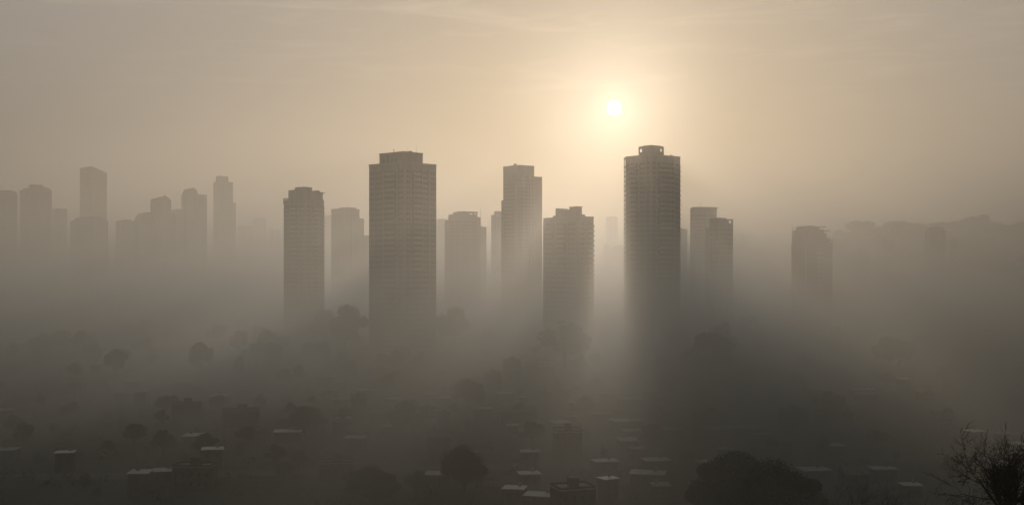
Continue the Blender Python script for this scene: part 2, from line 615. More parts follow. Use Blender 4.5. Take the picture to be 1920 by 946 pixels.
t, a, b, zr = plain('residential_tower', 'narrow hazy slab with a tall thin mast, at the right edge of the open-framed tower', 1200, 893, 899, 912, 426.5, 30)
t.antenna(t.lx(903.2), 2, zr, (426.5 - 388) / F * 1200, .35)
t, a, b, zr = plain('residential_tower', 'narrow pale tower peeking out at the left edge of the slim stepped tower', 1300, 921, 930, 950, 403.5, 35,
                    blocks=[(931, 948, 395.5)])
plain('residential_tower', 'faintest block, a pale strip just right of the broad tower', 1700, 812, 822, 846, 411.5, 35, bays=False)
plain('residential_tower', 'pale narrow block just right of the tall tower under the sun', 1350, 1262, 1270, 1288.5, 429.5, 40)

# pair right of the tall tower
t, a, b, zr = plain('residential_tower', 'taller and paler of the paired towers on the right, with a flat overhanging roof', 950, 1294, 1303, 1344, 391.5, 20)
t.box('roof_slab', -.0, t.lx(1346.5), -.3, a * .8, zr + .82, zr + 1.7, MT['pier'])
t, a, b, zr = plain('residential_tower', 'darker shorter tower with two bright gaps under its roof, in front of its paler twin', 750, 1330, 1349, 1374.5, 418.5, 40, rim=False)
t.box('side_wing', .3, 6, a, t.ly(1322), -1, t.z(426))
t.box('roof_block', .2, 6, t.ly(1348.8), a, zr, t.z(408))
xa = t.lx(1374.8)
ya = 7.0
t.crown(.1, xa, .1, ya, zr, t.z(411.3), [('r', t.lx(1350.5), t.lx(1357), t.z(414.6), t.z(412.2)), ('r', t.lx(1367), t.lx(1371.5), t.z(418.0), t.z(412.6)),
                                       ('R', .6, xa - .6, t.z(418), t.z(412)), ('L', .6, ya - .6, t.z(418), t.z(412))], 'roof_frame')
t.box('roof_slab', -.2, xa + .3, -.2, 2.6, t.z(411.3), t.z(410), MT['pier'])
plain('residential_tower', 'pale low block in the gap left of the tall tower under the sun', 1700, 1143, 1152, 1172, 465, 35, blocks=[(1158, 1170, 460)])
plain('residential_tower', 'very faint tall slab far behind the gap left of the tall tower', 3200, 1136, 1146, 1158, 406.5, 40, bays=False)
plain('residential_tower', 'short faint block beside the low one in the gap left of the tall tower', 1800, 1132, 1137, 1143, 460, 40, bays=False)


# ---- unfinished stepped building on the right
def terrace_block():
    t = Tower('stepped_building', 'dark building with terraces stepping down its right side and a thin mast', 800, 1497, 3, None, 'dark')
    a = 20
    x0, zr = t.lx(1486), t.z(455)
    x1 = t.lx(1561)
    t.box('wall', x0, x1, 0, a, -1, zr)
    # curved shoulder on the left, terraces on the right
    prof = [(t.lx(1487), zr)]
    pts = [(1561, 455), (1555.5, 454.5), (1555.5, 446), (1550, 446), (1550, 437), (1545, 437), (1545, 430), (1537, 430), (1537, 424.5), (1528, 424.5), (1526, 423), (1508, 423.4), (1495, 424.8), (1495, 430.5), (1488.5, 431), (1488.5, 437), (1487, 437)]
    prof = [(t.lx(1487), zr), (t.lx(1561), zr)] + [(t.lx(p), t.z(q)) for p, q in pts[1:]]
    t.part('terrace', MB().slab_profile(prof, .1, a - 1))
    for p, q, w in ((1541, 426.5, 13), (1549, 433.5, 10), (1557, 451.5, 8)):
        t.box('canopy', t.lx(p - w / 2), t.lx(p + w / 2 + 2), -.6, 6, t.z(q), t.z(q) + .7, MT['metal'])
    t.antenna(t.lx(1485.4), -.3, t.z(530), (530 - 421.5) / F * t.D, .34, name='mast')
    for p in (1490, 1494, 1497):
        t.antenna(t.lx(p), .5, t.z(433), 4, .1)
    t.box('scaffold_rail', t.lx(1488), t.lx(1502), -.2, .1, t.z(426.5), t.z(426), MT['metal'])
    t.face('r', x1, 5, zr - 1, 3.2, [(.02, .16, 'w'), (.2, .24, 'p'), (.28, .5, 'w'), (.54, .74, 'b'), (.78, .97, 'w')])


terrace_block()

# ---- hazy skyline on the left
def slanted():
    t = Tower('office_tower', 'tall pale slab with a sloping roof, tallest of the hazy skyline on the left', 1900, 172, 40, None, 'concrete')
    a, b = t.ly(149.5), t.lx(200.5)
    zl, zc, zr = t.z(314), t.z(311.5), t.z(322)
    t.part('wall', MB().prism([(0, 0), (b, 0), (b, a), (0, a)], -1, [zc, zr, zr - 2, zl]))
    t.face('l', a, 6, zl - 6, 4, [(.05, .95, 'w')])
    t.face('r', b, 6, zr - 6, 4, [(.05, .95, 'w')])


slanted()


def dome_top(t, x0, x1, y0, y1, z0, z1, name='dome', n=8):
    prof = []
    for i in range(n + 1):
        th = math.pi * i / n
        prof.append(((x0 + x1) / 2 + (x1 - x0) / 2 * math.cos(th), z0 + (z1 - z0) * math.sin(th) ** .7))
    return t.part(name, MB().slab_profile(prof, y0, y1))


t, a, b, zr = plain('office_tower', 'rounded-shoulder tower cut off by the left edge of the picture', 1500, -30, -5, 33, 362, 25)
dome_top(t, 1, b - .5, .3, a * .8, zr, t.z(355.5), 'roof_vault')
t, a, b, zr = plain('office_tower', 'wide hazy tower with a small raised top, second from the left edge', 1550, 37, 55, 97, 356, 25)
dome_top(t, 0.5, b * .98, .3, a * .8, zr, t.z(349), 'roof_vault')
t.box('roof_block', t.lx(60), t.lx(82), 1, 9, zr, t.z(345.3))
t, a, b, zr = plain('office_tower', 'low broad block with a rounded roof in front of the tall sloping-roof slab', 1350, 132, 150, 203, 413, 18, mat='dark')
dome_top(t, b * .05, b * .9, .3, a * .8, zr, t.z(404.5), 'roof_vault')
t, a, b, zr = plain('office_tower', 'low hazy block between the sloping-roof slab and the peaked building', 1450, 217, 228, 258, 415, 25)
dome_top(t, .5, b * .7, .3, a * .8, zr, t.z(411), 'roof_vault')
t, a, b, zr = plain('office_tower', 'dark building with a peaked roof and finial, on rounded shoulders', 1380, 282, 292, 321, 374, 20, mat='dark', rim=False)
t.part('roof', MB().slab_profile([(0, zr), (b, zr), (b, t.z(377) + 1), (t.lx(316), t.z(369)), (t.lx(310), t.z(366.5)), (0, t.z(372))], .1, a * .9), MT['dark'])
t.antenna(t.lx(309), 1, t.z(367), 4, .5, name='finial')
dome = t.part('shoulder_wing', MB().slab_profile([(t.lx(262), -1), (-.1, -1), (-.1, t.z(397)), (t.lx(278), t.z(398)), (t.lx(270), t.z(400)), (t.lx(265), t.z(406)), (t.lx(262), t.z(413))], 1, 20))
t.box('shoulder_wing', b + .1, t.lx(330), 1, 18, -1, t.z(397.5))
t, a, b, zr = plain('office_tower', 'hazy tower with a half-round top and flat right shoulder, beside the peaked building', 1480, 340, 352, 388, 364.5, 20)
dome_top(t, -.2 + t.lx(353), t.lx(371), .2, a * .9, zr, t.z(351.5), 'roof_vault')
t.box('side_wing', t.lx(331), -4, 3, 18, -1, t.z(392))
t, a, b, zr = plain('office_tower', 'narrow tower with stepped crown, rightmost of the hazy skyline on the left', 1800, 400, 410, 437, 341, 30)
t.box('crown', 1, t.lx(428.5), .5, a * .6, zr, t.z(329.5))
t.antenna(t.lx(414), 3, t.z(329.5), 6, .3)
t.box('side_wing', b + .05, t.lx(443), 1, a * .7, -1, t.z(378.5))
for k, (D, pl, pc, pr, py, lab) in enumerate([
        (3000, 474, 484, 499, 408, 'faint far block left of the jagged dark tower, higher of two'),
        (2700, 505, 513, 526, 431, 'faint small block touching the left side of the jagged dark tower'),
        (2400, 446, 458, 474, 424, 'barely visible block right of the narrow crowned tower'),
        (1700, 98, 106, 126, 392, 'barely visible block between the wide hazy tower and the sloping-roof slab'),
        (2400, 592, 603, 621, 404, 'barely visible slab in the gap right of the jagged dark tower'),
        (2000, 1404, 1412, 1428, 478, 'low faint block in the haze left of the terraced building'),
        (1900, 1420, 1428, 1446, 455, 'narrow faint block in the haze just left of the terraced building'),
        (2500, 1386, 1398, 1416, 440, 'pale far slab right of the paired towers'),
        (1020, 1780, 1786, 1795, 452, 'low narrow slab beside the round-topped building on the far right'),
        (1040, 1645, 1655, 1678, 452, 'hazy mid-height block below the wooded hill on the right'),
        (1000, 1600, 1612, 1630, 470, 'low hazy block between the terraced building and the wooded hill')]):
    plain('apartment_block', lab, D, pl, pc, pr, py, 35, bays=False, group='faint blocks lost in the haze')
t, a, b, zr = plain('office_tower', 'round-topped building in thick haze below the wooded hill, on the far right', 960, 1735, 1745, 1773, 432, 25, mat='dark')
dome_top(t, 0, b * .9, .3, a * .8, zr, t.z(424.5), 'roof_vault')

#@@CITY@@
# ------------------------------------------------------------------ trees
def crown_mesh(seed, rx, rz, n, leaf, clumps=9):
    r = random.Random(seed)
    mb = MB()
    cl = []
    for i in range(clumps):
        th, u = r.uniform(0, 2 * math.pi), r.uniform(-.6, 1)
        q = math.sqrt(max(0, 1 - u * u)) * r.uniform(.25, .85)
        cl.append((Vector((math.cos(th) * q * rx, math.sin(th) * q * rx, u * .58 * rz)), r.uniform(.18, .46)))
    for i in range(n):
        c, s = cl[r.randrange(clumps)]
        d = Vector((r.gauss(0, 1), r.gauss(0, 1), r.gauss(0, 1))).normalized() * (r.random() ** .38) * s
        p = c + Vector((d.x * rx, d.y * rx, d.z * rz))
        u = Vector((r.gauss(0, 1), r.gauss(0, 1), r.gauss(0, 1))).normalized()
        w = u.orthogonal().normalized()
        h = leaf * r.uniform(.6, 1.4)
        k = len(mb.v)
        mb.v += [tuple(p + u * h), tuple(p + w * h * .6), tuple(p - u * h), tuple(p - w * h * .6)]
        mb.f.append((k, k + 1, k + 2, k + 3))
    return mb.mesh('crown', MT['leaf'])


def trunk_mesh(seed, h, r0):
    r = random.Random(seed)
    mb = MB()
    top = Vector((r.uniform(-.5, .5), r.uniform(-.5, .5), h))
    mb.tube([(0, 0, -.6), tuple(top * .35), tuple(top * .7 + Vector((.2, 0, 0))), tuple(top)], [r0 * 1.3, r0, r0 * .8, r0 * .4], 7)
    for i in range(6):
        th = i * 1.05 + r.random()
        a = top * r.uniform(.45, .95)
        e = a + Vector((math.cos(th) * h * .4, math.sin(th) * h * .4, h * r.uniform(.25, .5)))
        mb.tube([tuple(a), tuple(a.lerp(e, .5) + Vector((0, 0, .2))), tuple(e)], [r0 * .45, r0 * .3, r0 * .1], 5)
    return mb.mesh('trunk', MT['bark'])


KINDS = []
for i in range(6):
    rx, rz = [(4.2, 4.2), (3.4, 4.8), (5.0, 4.4), (3.0, 5.6), (4.6, 5.0), (3.8, 4.0)][i]
    th = [3.6, 3.6, 3.8, 3.8, 4, 3.4][i]
    KINDS.append((crown_mesh(50 + i, rx, rz, 3600, .33, 13 + i % 4), trunk_mesh(80 + i, th, .28), th + rz * .45, th + rz * 1.4, rx))

KINDS.append((crown_mesh(77, 5.2, 4.0, 26000, .13, 22), trunk_mesh(87, 3.2, .3), 3.2 + 1.6, 3.2 + 5.4, 5.2))


def tree(x, y, height, label, group=None, kind=None, wide=1.0):
    cm, tm, cz, full, rx = KINDS[rnd.randrange(6) if kind is None else kind]
    s = height / full
    o = thing('tree', label, 'tree', (x, y, ground_z(x, y) - .2), rnd.uniform(0, 6.28), group)
    o.scale = (s * wide, s * wide, s)
    link('trunk', tm, o)
    link('crown', cm, o, (0, 0, cz))
    return o


def at(px, D):
    return (px - 960) / F * D


# single dark crowns that can be told apart
for px, D, topy, lab, kind, wide in [
        (870, 250, 834, 'dark round tree in the haze at the bottom centre, left of a bright light shaft', 6, .95),
        (880, 395, 708, 'dark round tree higher up, behind the bottom centre tree', 6, 1.1),
        (1372, 205, 842, 'huge dark tree crown in the bottom right, left half of a dark mass', 6, 1.0),
        (1460, 190, 862, 'huge dark tree crown in the bottom right, right half of a dark mass', 6, 1.15),
        (700, 235, 872, 'dark tree at the bottom, left of the round centre tree', 6, 1.3),
        (770, 330, 745, 'broad hazy tree above the bottom centre tree and to its left', 2, 1.3),
        (570, 330, 760, 'broad dark tree alone in the lower left haze', 6, 1.4),
        (650, 640, 568, 'tall hazy tree at the left foot of the broad tower', 4, 1.0),
        (610, 700, 580, 'hazy tree between the jagged tower and the broad tower', 0, 1.2),
        (850, 700, 572, 'hazy tree at the right foot of the broad tower', 4, 1.2),
        (1410, 640, 588, 'hazy tree at the foot of the paired towers on the right', 4, 1.1),
        (1355, 560, 600, 'hazy tree just left of the one at the foot of the paired towers', 1, 1.0),
        (1060, 540, 600, 'hazy tree at the foot of the wavy-roofed tower', 2, 1.1),
        (1330, 480, 620, 'dark wedge-shaped tree beside the low roofs right of the tall tower', 5, 1.3),
        ]:
    x = at(px, D)
    tree(x, D, CH + (HZ - topy) / F * D - ground_z(x, D), lab, None, kind, wide)

occupied = []
# ------------------------------------------------------------------ houses
def house_proto(kind, w, d, h):
    """returns list of (part name, mesh, parent index or None)"""
    out = []
    wall = MB().box(-w / 2, w / 2, -d / 2, d / 2, -1.5, h)
    if kind == 'gable':
        rise = w * .26
        n = len(wall.v)
        wall.v += [(-w / 2, -d / 2, h), (w / 2, -d / 2, h), (0, -d / 2, h + rise - .2), (-w / 2, d / 2, h), (w / 2, d / 2, h), (0, d / 2, h + rise - .2)]
        wall.f += [(n, n + 1, n + 2), (n + 4, n + 3, n + 5)]
        e = .5
        k = rise / (w / 2)
        roof = MB().slab_profile([(-w / 2 - e, h - e * k + .02), (0, h + rise + .02), (w / 2 + e, h - e * k + .02), (w / 2 + e, h - e * k + .24), (0, h + rise + .26), (-w / 2 - e, h - e * k + .24)], -d / 2 - e, d / 2 + e)
        out = [('wall', wall, 'house', None), ('roof', roof, 'tile', None), ('chimney', MB().box(w * .18, w * .18 + .7, d * .2, d * .2 + .7, h + .2, h + rise + .9), 'house', 1)]
    else:
        e = .4 if kind == 'flat' else .3
        roof = MB().box(-w / 2 - e, w / 2 + e, -d / 2 - e, d / 2 + e, h + .004, h + .22)
        m = 'roof_light' if kind == 'flat' else 'roof'
        out = [('wall', wall, 'house', None), ('roof', roof, m, None)]
        if kind == 'block':
            out.append(('stair_head', MB().box(-w * .1, w * .16, -d * .1, d * .2, h + .3, h + 2.6), 'house', 1))
            out.append(('parapet', MB().box(-w / 2, w / 2, -d / 2, -d / 2 + .25, h + .3, h + .9).box(-w / 2, w / 2, d / 2 - .25, d / 2, h + .3, h + .9)
                        .box(-w / 2, -w / 2 + .25, -d / 2 + .25, d / 2 - .25, h + .3, h + .9).box(w / 2 - .25, w / 2, -d / 2 + .25, d / 2 - .25, h + .3, h + .9), 'house', 1))
        else:
            out.append(('water_tank', MB().tube([(w * .22, d * .2, h + .3), (w * .22, d * .2, h + 1.5)], [.65, .65], 10), 'roof', 1))
    det = [('door', MB().box(-w * .12, -w * .12 + 1, -d / 2 - .06, -d / 2 - .003, -.0, 2.1), 'wood', None)]
    nf = max(1, int(h / 2.9))
    for fl in range(nf):
        for i in range(max(2, int(w / 3.2))):
            x = -w / 2 + w * (i + .5) / max(2, int(w / 3.2))
            if fl == 0 and abs(x + w * .12 - .5) < 1.4:
                continue
            det.append(('window', MB().box(x - .6, x + .6, -d / 2 - .05, -d / 2 - .003, fl * 2.9 + 1, fl * 2.9 + 2.2), 'pane', None))
        for i in range(max(1, int(d / 4))):
            y = -d / 2 + d * (i + .5) / max(1, int(d / 4))
            det.append(('window', MB().box(-w / 2 - .05, -w / 2 - .003, y - .6, y + .6, fl * 2.9 + 1, fl * 2.9 + 2.2), 'pane', None))
    mk = lambda L: [(n, mb.mesh(n, MT[m]), p) for n, mb, m, p in L]
    return mk(out), mk(det)


PROTO = [('flat',) + house_proto('flat', 8, 7, 3.4), ('flat',) + house_proto('flat', 11, 8, 3.6), ('flat',) + house_proto('flat', 7, 6, 6.3),
         ('gable',) + house_proto('gable', 8, 10, 3.8), ('gable',) + house_proto('gable', 7, 9, 5.6),
         ('block',) + house_proto('block', 13, 10, 9.4), ('block',) + house_proto('block', 18, 9, 6.6)]
WORDS = {'flat': 'pale flat-roofed house', 'gable': 'gable-roofed house', 'block': 'boxy rimmed low block'}


def house(x, y, rz, pi, label, group, detail, sx=1.0):
    kind, parts, det = PROTO[pi]
    o = thing('house' if kind != 'block' else 'low_block', label, 'house' if kind != 'block' else 'apartment block', (x, y, ground_z(x, y)), rz, group)
    o.scale = (sx * .62, sx * .62, .75)
    made = []
    for n, me, p in parts:
        made.append(link(n, me, made[p] if p is not None else o))
    if detail:
        for n, me, p in det:
            link(n, me, o)
    occupied.append((x, y, 7.5))
    return o


# houses whose roofs stand out in the photograph: (px, py of the roof, D, kind, turn, scale, label)
for px, py, D, pi, rz, sx, lab in [
        (1074, 888, 232, 5, .35, .9, 'large boxy block with a pale roof edge, the biggest roof at the bottom centre'),
        (1013, 916, 228, 1, -.25, .9, 'small house with a pale flat roof, left of the biggest roof at the bottom'),
        (1215, 876, 250, 1, -.2, 1.1, 'low house with a wide flat roof, right of the biggest roof at the bottom'),
        (1140, 880, 262, 2, .5, .8, 'small house with a tilted-looking pale roof edge, between the two bottom roofs'),
        (1174, 780, 330, 1, .3, 1.35, 'house with the brightest wide flat roof in the centre right'),
        (1125, 768, 335, 0, .1, 1.0, 'small flat-roofed house just left of the brightest wide roof'),
        (1182, 741, 370, 1, .25, 1.1, 'pale flat-roofed house behind the brightest wide roof'),
        (1138, 730, 385, 0, .1, 1.2, 'small flat-roofed house above and left of the brightest wide roof'),
        (1330, 763, 340, 6, -.15, .95, 'long flat-roofed block on the right, above the dark tree mass'),
        (1345, 795, 310, 1, .1, 1.0, 'dim flat-roofed house left of the pale roof above the dark trees'),
        (1397, 793, 308, 1, -.1, 1.1, 'pale flat-roofed house just above the huge dark trees'),
        (1445, 822, 285, 6, -.12, .9, 'long dim roof behind the top of the huge dark trees'),
        (820, 878, 255, 0, -.1, 1.05, 'small house with a warm flat roof at the left foot of the bottom centre tree'),
        (965, 904, 238, 0, -.2, .9, 'small flat-roofed house right of the bottom centre tree'),
        (540, 800, 305, 1, .15, 1.1, 'house with a pale wedge of roof in the lower left'),
        (630, 851, 262, 6, .12, .7, 'long low roof in the lower left, below the broad dark tree'),
        (365, 857, 262, 6, -.08, .8, 'long dim roof alone at the far lower left'),
        (350, 746, 400, 6, .1, .8, 'long dim roof in the left haze'),
        (710, 685, 470, 6, .06, .9, 'long roof catching light below the broad tower'),
        (970, 757, 365, 6, .2, 1.0, 'long pale roof right of the dark tree higher up'),
        (1785, 683, 500, 6, .02, 1.0, 'long roof alone in the right haze'),
        (1718, 657, 560, 6, .12, .8, 'long roof behind the one alone in the right haze'),
        (1510, 908, 232, 0, -.2, .8, 'small dim roof right of the huge dark trees'),
        (1707, 898, 238, 0, 0, .8, 'small pale roof left of the bare tree'),
        (1655, 868, 258, 1, .05, .8, 'small pale roof above and left of the leafless bushes'),
        (1892, 804, 300, 1, 0, .9, 'thin pale roof right above the bare tree'),
        (1826, 800, 300, 0, .4, .9, 'small slanting roof left above the bare tree'),
        (1240, 686, 520, 6, .02, .8, 'long roof in front of the tall tower under the sun'),
        (1290, 627, 640, 6, .02, 1.0, 'long bright roof line at the right foot of the tall tower'),
        (960, 665, 520, 5, .1, .9, 'boxy block standing up from the haze below the slim stepped tower')]:
    x = at(px, D)
    # the roof height decides the distance: keep the bearing, slide along the ray until the roof sits at this row
    h = PROTO[pi][1][1][1].vertices
    top = max(v.co.z for v in h)
    dist = D
    for _ in range(20):
        x = at(px, dist)
        zt = ground_z(x, dist) + top
        dist = .5 * dist + .5 * max(150, min(1200, (CH - zt) * F / max(60, py - HZ)))
    house(at(px, dist), dist, rz, pi, lab, None, dist < 420, sx)

ZONES = [(-9e9, 420, 'in the dark haze on the far left'), (420, 690, 'in the haze below the jagged tower'), (690, 860, 'in the haze below the broad tower'),
         (860, 1020, 'in the light shafts below the slim stepped tower'), (1020, 1160, 'in the light shafts below the wavy-roofed tower'),
         (1160, 1300, 'in front of the tall tower under the sun'), (1300, 1480, 'in the haze below the paired towers'), (1480, 9e9, 'in the dark haze on the far right')]


def zone(x, y):
    px = 960 + x / y * F
    return next(w for a, b, w in ZONES if a <= px < b)


def clear(x, y, r):
    return all((x - a) ** 2 + (y - b) ** 2 > (r + c) ** 2 for a, b, c in occupied)


# footprints the small houses and trees keep away from
for o in list(COL.objects):
    if o.parent is None and o.get('category') == 'tower':
        c, s_ = math.cos(o.rotation_euler.z), math.sin(o.rotation_euler.z)
        occupied.append((o.location.x - 10 * s_ + 10 * c, o.location.y + 10 * c + 10 * s_, 24))
for o in list(COL.objects):
    if o.get('category') == 'tree':
        occupied.append((o.location.x, o.location.y, 4))

count = 0
tries = 0
while count < 262 and tries < 9000:
    tries += 1
    D = 245 + 620 * rnd.random() ** 1.25
    px = rnd.gauss(1090, 330) if rnd.random() < .72 else rnd.uniform(-20, 1940)
    if not -20 < px < 1940:
        continue
    # rows along gently turning streets
    x = at(px, D)
    row = 17
    D = round((D - .11 * x) / row) * row + .11 * x + rnd.uniform(-2.5, 2.5)
    if not clear(x, D, 4.2):
        continue
    pi = rnd.choices(range(7), [6, 6, 4, 3, 2.4, 1.4, 1.8])[0]
    kind = PROTO[pi][0]
    z = zone(x, D)
    depth = 'near' if D < 380 else ('half-way' if D < 560 else 'distant')
    house(x, D, math.atan(.11) + rnd.choice((0, 0, math.pi / 2)) + rnd.uniform(-.12, .12), pi, f'{depth} {WORDS[kind]} {z}', f'{depth} {kind}-roofed houses {z}', D < 300, rnd.uniform(.8, 1.15))
    count += 1

count = 0
tries = 0
while count < 196 and tries < 9000:
    tries += 1
    D = 240 + 760 * rnd.random() ** 1.1
    px = rnd.uniform(-30, 1950)
    x = at(px, D)
    if not clear(x, D, 1.0):
        continue
    z = zone(x, D)
    hgt = rnd.uniform(3.5, 8) if D < 480 else rnd.uniform(7, 16)
    depth = 'near' if D < 380 else ('half-way' if D < 560 else 'distant')
    tree(x, D, hgt, f'{depth} dark leafy tree among the roofs {z}', f'{depth} trees {z}', None, rnd.uniform(.9, 1.4))
    occupied.append((x, D, 3.5))
    count += 1

# hedges, scrub and garden growth between the houses: one mass nobody could count
def shrubbery():
    mb = MB()
    r = random.Random(23)
    n = 0
    while n < 1500:
        D = 235 + 560 * r.random() ** 1.1
        x = at(r.uniform(-40, 1960), D)
        if not clear(x, D, -1.5):
            continue
        n += 1
        w, h = r.uniform(1.2, 3.6), r.uniform(1.0, 3.6)
        gz = ground_z(x, D)
        for k in range(44):
            d = Vector((r.gauss(0, 1), r.gauss(0, 1), abs(r.gauss(0, 1)))).normalized() * r.random() ** .4
            p = Vector((x + d.x * w, D + d.y * w * .7, gz + d.z * h))
            u = Vector((r.gauss(0, 1), r.gauss(0, 1), r.gauss(0, 1))).normalized()
            q = u.orthogonal().normalized()
            s_ = r.uniform(.22, .5)
            i = len(mb.v)
            mb.v += [tuple(p + u * s_), tuple(p + q * s_ * .6), tuple(p - u * s_), tuple(p - q * s_ * .6)]
            mb.f.append((i, i + 1, i + 2, i + 3))
    struct('shrubbery', mb.mesh('shrubbery', MT['leaf']), 'stuff')


shrubbery()

# trees along the ridge of the wooded hill on the right
for i in range(72):
    px = 1500 + 430 * (i + rnd.random() * .8) / 72
    D = rnd.uniform(1380, 1640)
    ht = rnd.uniform(10, 26)
    tree(at(px, D), D, ht, 'faint tree on the wooded hill at the right of the skyline', 'trees on the wooded hill', rnd.choice((0, 2, 4)), rnd.uniform(1.3, 2.1)).location.z -= ht * .16
for i in range(10):
    x, y = rnd.gauss(415, 24), rnd.gauss(885, 28)
    tree(x, y, rnd.uniform(9, 17), 'dark tree on the steep knoll cut off by the right edge of the picture', 'trees on the knoll', rnd.choice((0, 2, 4)), rnd.uniform(1, 1.4))


# ------------------------------------------------------------------ bare trees and shrubs in front
def bare(seed, height, trunk_h, r0, limbs, spread, depth=5, twig=1.0):
    r = random.Random(seed)
    tr, br = MB(), MB()
    lean = Vector((r.uniform(-.2, .2), r.uniform(-.2, .2), 0))
    tr.tube([(0, 0, -.8), tuple(lean * .4 + Vector((0, 0, trunk_h * .4))), tuple(lean + Vector((0, 0, trunk_h)))], [r0 * 1.35, r0, r0 * .85], 9)

    def grow(p, d, ln, rad, lev):
        pts, rs = [p.copy()], [rad]
        n = 5 if lev < 3 else 3
        q, dd = p.copy(), d.copy()
        wob = .16 if lev < 3 else .24
        for i in range(n):
            lift = .10 if lev < 3 else .03
            dd = (dd + Vector((r.gauss(0, wob), r.gauss(0, wob), r.gauss(0, wob * .7) + lift))).normalized()
            q = q + dd * ln / n
            pts.append(q.copy())
            rs.append(rad * (1 - .45 * (i + 1) / n))
        br.tube([tuple(v) for v in pts], rs, 6 if lev < 2 else (4 if lev < 4 else 3))
        if lev >= depth:
            return
        kids = 5 if lev < depth - 1 else 4
        for k in range(kids):
            t = 1 if k == 0 else r.uniform(.3, 1)
            i = min(n, max(1, round(t * n)))
            dir_i = (pts[i] - pts[i - 1]).normalized()
            side = Vector((r.gauss(0, 1), r.gauss(0, 1), r.gauss(0, 1)))
            side = (side - dir_i * side.dot(dir_i)).normalized()
            ang = r.uniform(.05, .3) if k == 0 else r.uniform(.45, 1.0)
            nd = dir_i * math.cos(ang) + side * math.sin(ang)
            grow(pts[i], nd.normalized(), ln * (r.uniform(.62, .85) if k == 0 else r.uniform(.42, .7)), max(rs[i] * r.uniform(.5, .7), (.018 if depth > 4 else .013) * twig), lev + 1)
    base = lean + Vector((0, 0, trunk_h))
    ln = (height - trunk_h) * .42
    for i in range(limbs):
        th = 2 * math.pi * i / limbs + r.uniform(-.3, .3)
        s = spread * (r.uniform(.7, 1) if i % 3 else r.uniform(.1, .4))
        d = Vector((math.cos(th) * s, math.sin(th) * s, 1)).normalized()
        grow(base - Vector((0, 0, r.uniform(0, trunk_h * .15))), d, ln * r.uniform(.85, 1.15), r0 * r.uniform(.4, .58), 1)
    return tr.mesh('trunk', MT['bark_dark']), br.mesh('branches', MT['bark_dark'])


def place_bare(name, label, cat, px, D, topy, trunk_h, r0, limbs, spread, seed, depth=5, group=None, twig=1.0):
    x = at(px, D)
    gz = ground_z(x, D)
    h = CH + (HZ - topy) / F * D - gz
    tm, bm = bare(seed, h, trunk_h, r0, limbs, spread, depth, twig)
    top = max(v.co.z for v in bm.vertices)
    o = thing(name, label, cat, (x, D, gz - .1), 0, group)
    s = (h + .1) / top
    o.scale = (s, s, s)
    link('trunk', tm, o)
    link('branches', bm, o)
    return o


place_bare('bare_tree', 'large leafless tree with dense black twigs in the bottom right corner', 'tree', 1890, 105, 786, 3.6, .36, 10, .62, 5, 5)
place_bare('bare_shrub', 'small twiggy shrub poking up at the bottom edge, left of the large leafless tree', 'shrub', 1718, 90, 930, .6, .06, 7, .7, 9, 3)
for px, D, ty, sd, lab in ((1600, 175, 878, 21, 'slender leafless tree fading in haze at the bottom, left of a similar one'), (1655, 185, 890, 22, 'slender leafless tree fading in haze at the bottom, nearer the large leafless tree'),
                           (1815, 150, 915, 23, 'low leafless bush behind the lower left of the large leafless tree')):
    place_bare('bare_tree', lab, 'tree', px, D, ty, 2.2, .14, 6, .55, sd, 4, None, 1.3)

# black evergreen bush on the right edge
def evergreen():
    D, px = 72, 1943
    x = at(px, D)
    gz = ground_z(x, D)
    h = CH + (HZ - 872) / F * D - gz
    o = thing('evergreen_bush', 'solid black evergreen at the extreme bottom right corner', 'bush', (x, D, gz - .1))
    mb = MB()
    r = random.Random(3)
    for i in range(9000):
        t = r.random() ** .7
        rad = (1 - t ** 2.2) ** .5 * 1.1 * r.random() ** .35
        th = r.uniform(0, 2 * math.pi)
        p = Vector((math.cos(th) * rad, math.sin(th) * rad, .4 + t * (h - .5)))
        u = Vector((math.cos(th), math.sin(th), .9)).normalized()
        w = u.orthogonal().normalized()
        k = len(mb.v)
        hh = .11
        mb.v += [tuple(p + u * hh), tuple(p + w * .035), tuple(p - u * hh), tuple(p - w * .035)]
        mb.f.append((k, k + 1, k + 2, k + 3))
    link('foliage', mb.mesh('foliage', MT['needle']), o)
    link('stem', MB().tube([(0, 0, -.5), (.05, 0, h * .5), (0, .05, h * .92)], [.2, .13, .03], 7).mesh('stem', MT['bark']), o)


evergreen()


# ------------------------------------------------------------------ fog (a real scattering volume), sky, sun
FOG = dict(top=420, a=.00108, H=115, b=.0105, h=24, g1=.58, g2=.95, w1=.990, col=(1.0, .955, .89), step=.33, noise=1.35, near=.62, hnear=.03,
           y0=260, y1=620, smoke=.02, smr=1.9, sml=1.45, smh=.5, smn=2.6, ys=410, smokecol=(.0, .02, .03), cell=(32, 800, 26), shift=(40, 0, 5))


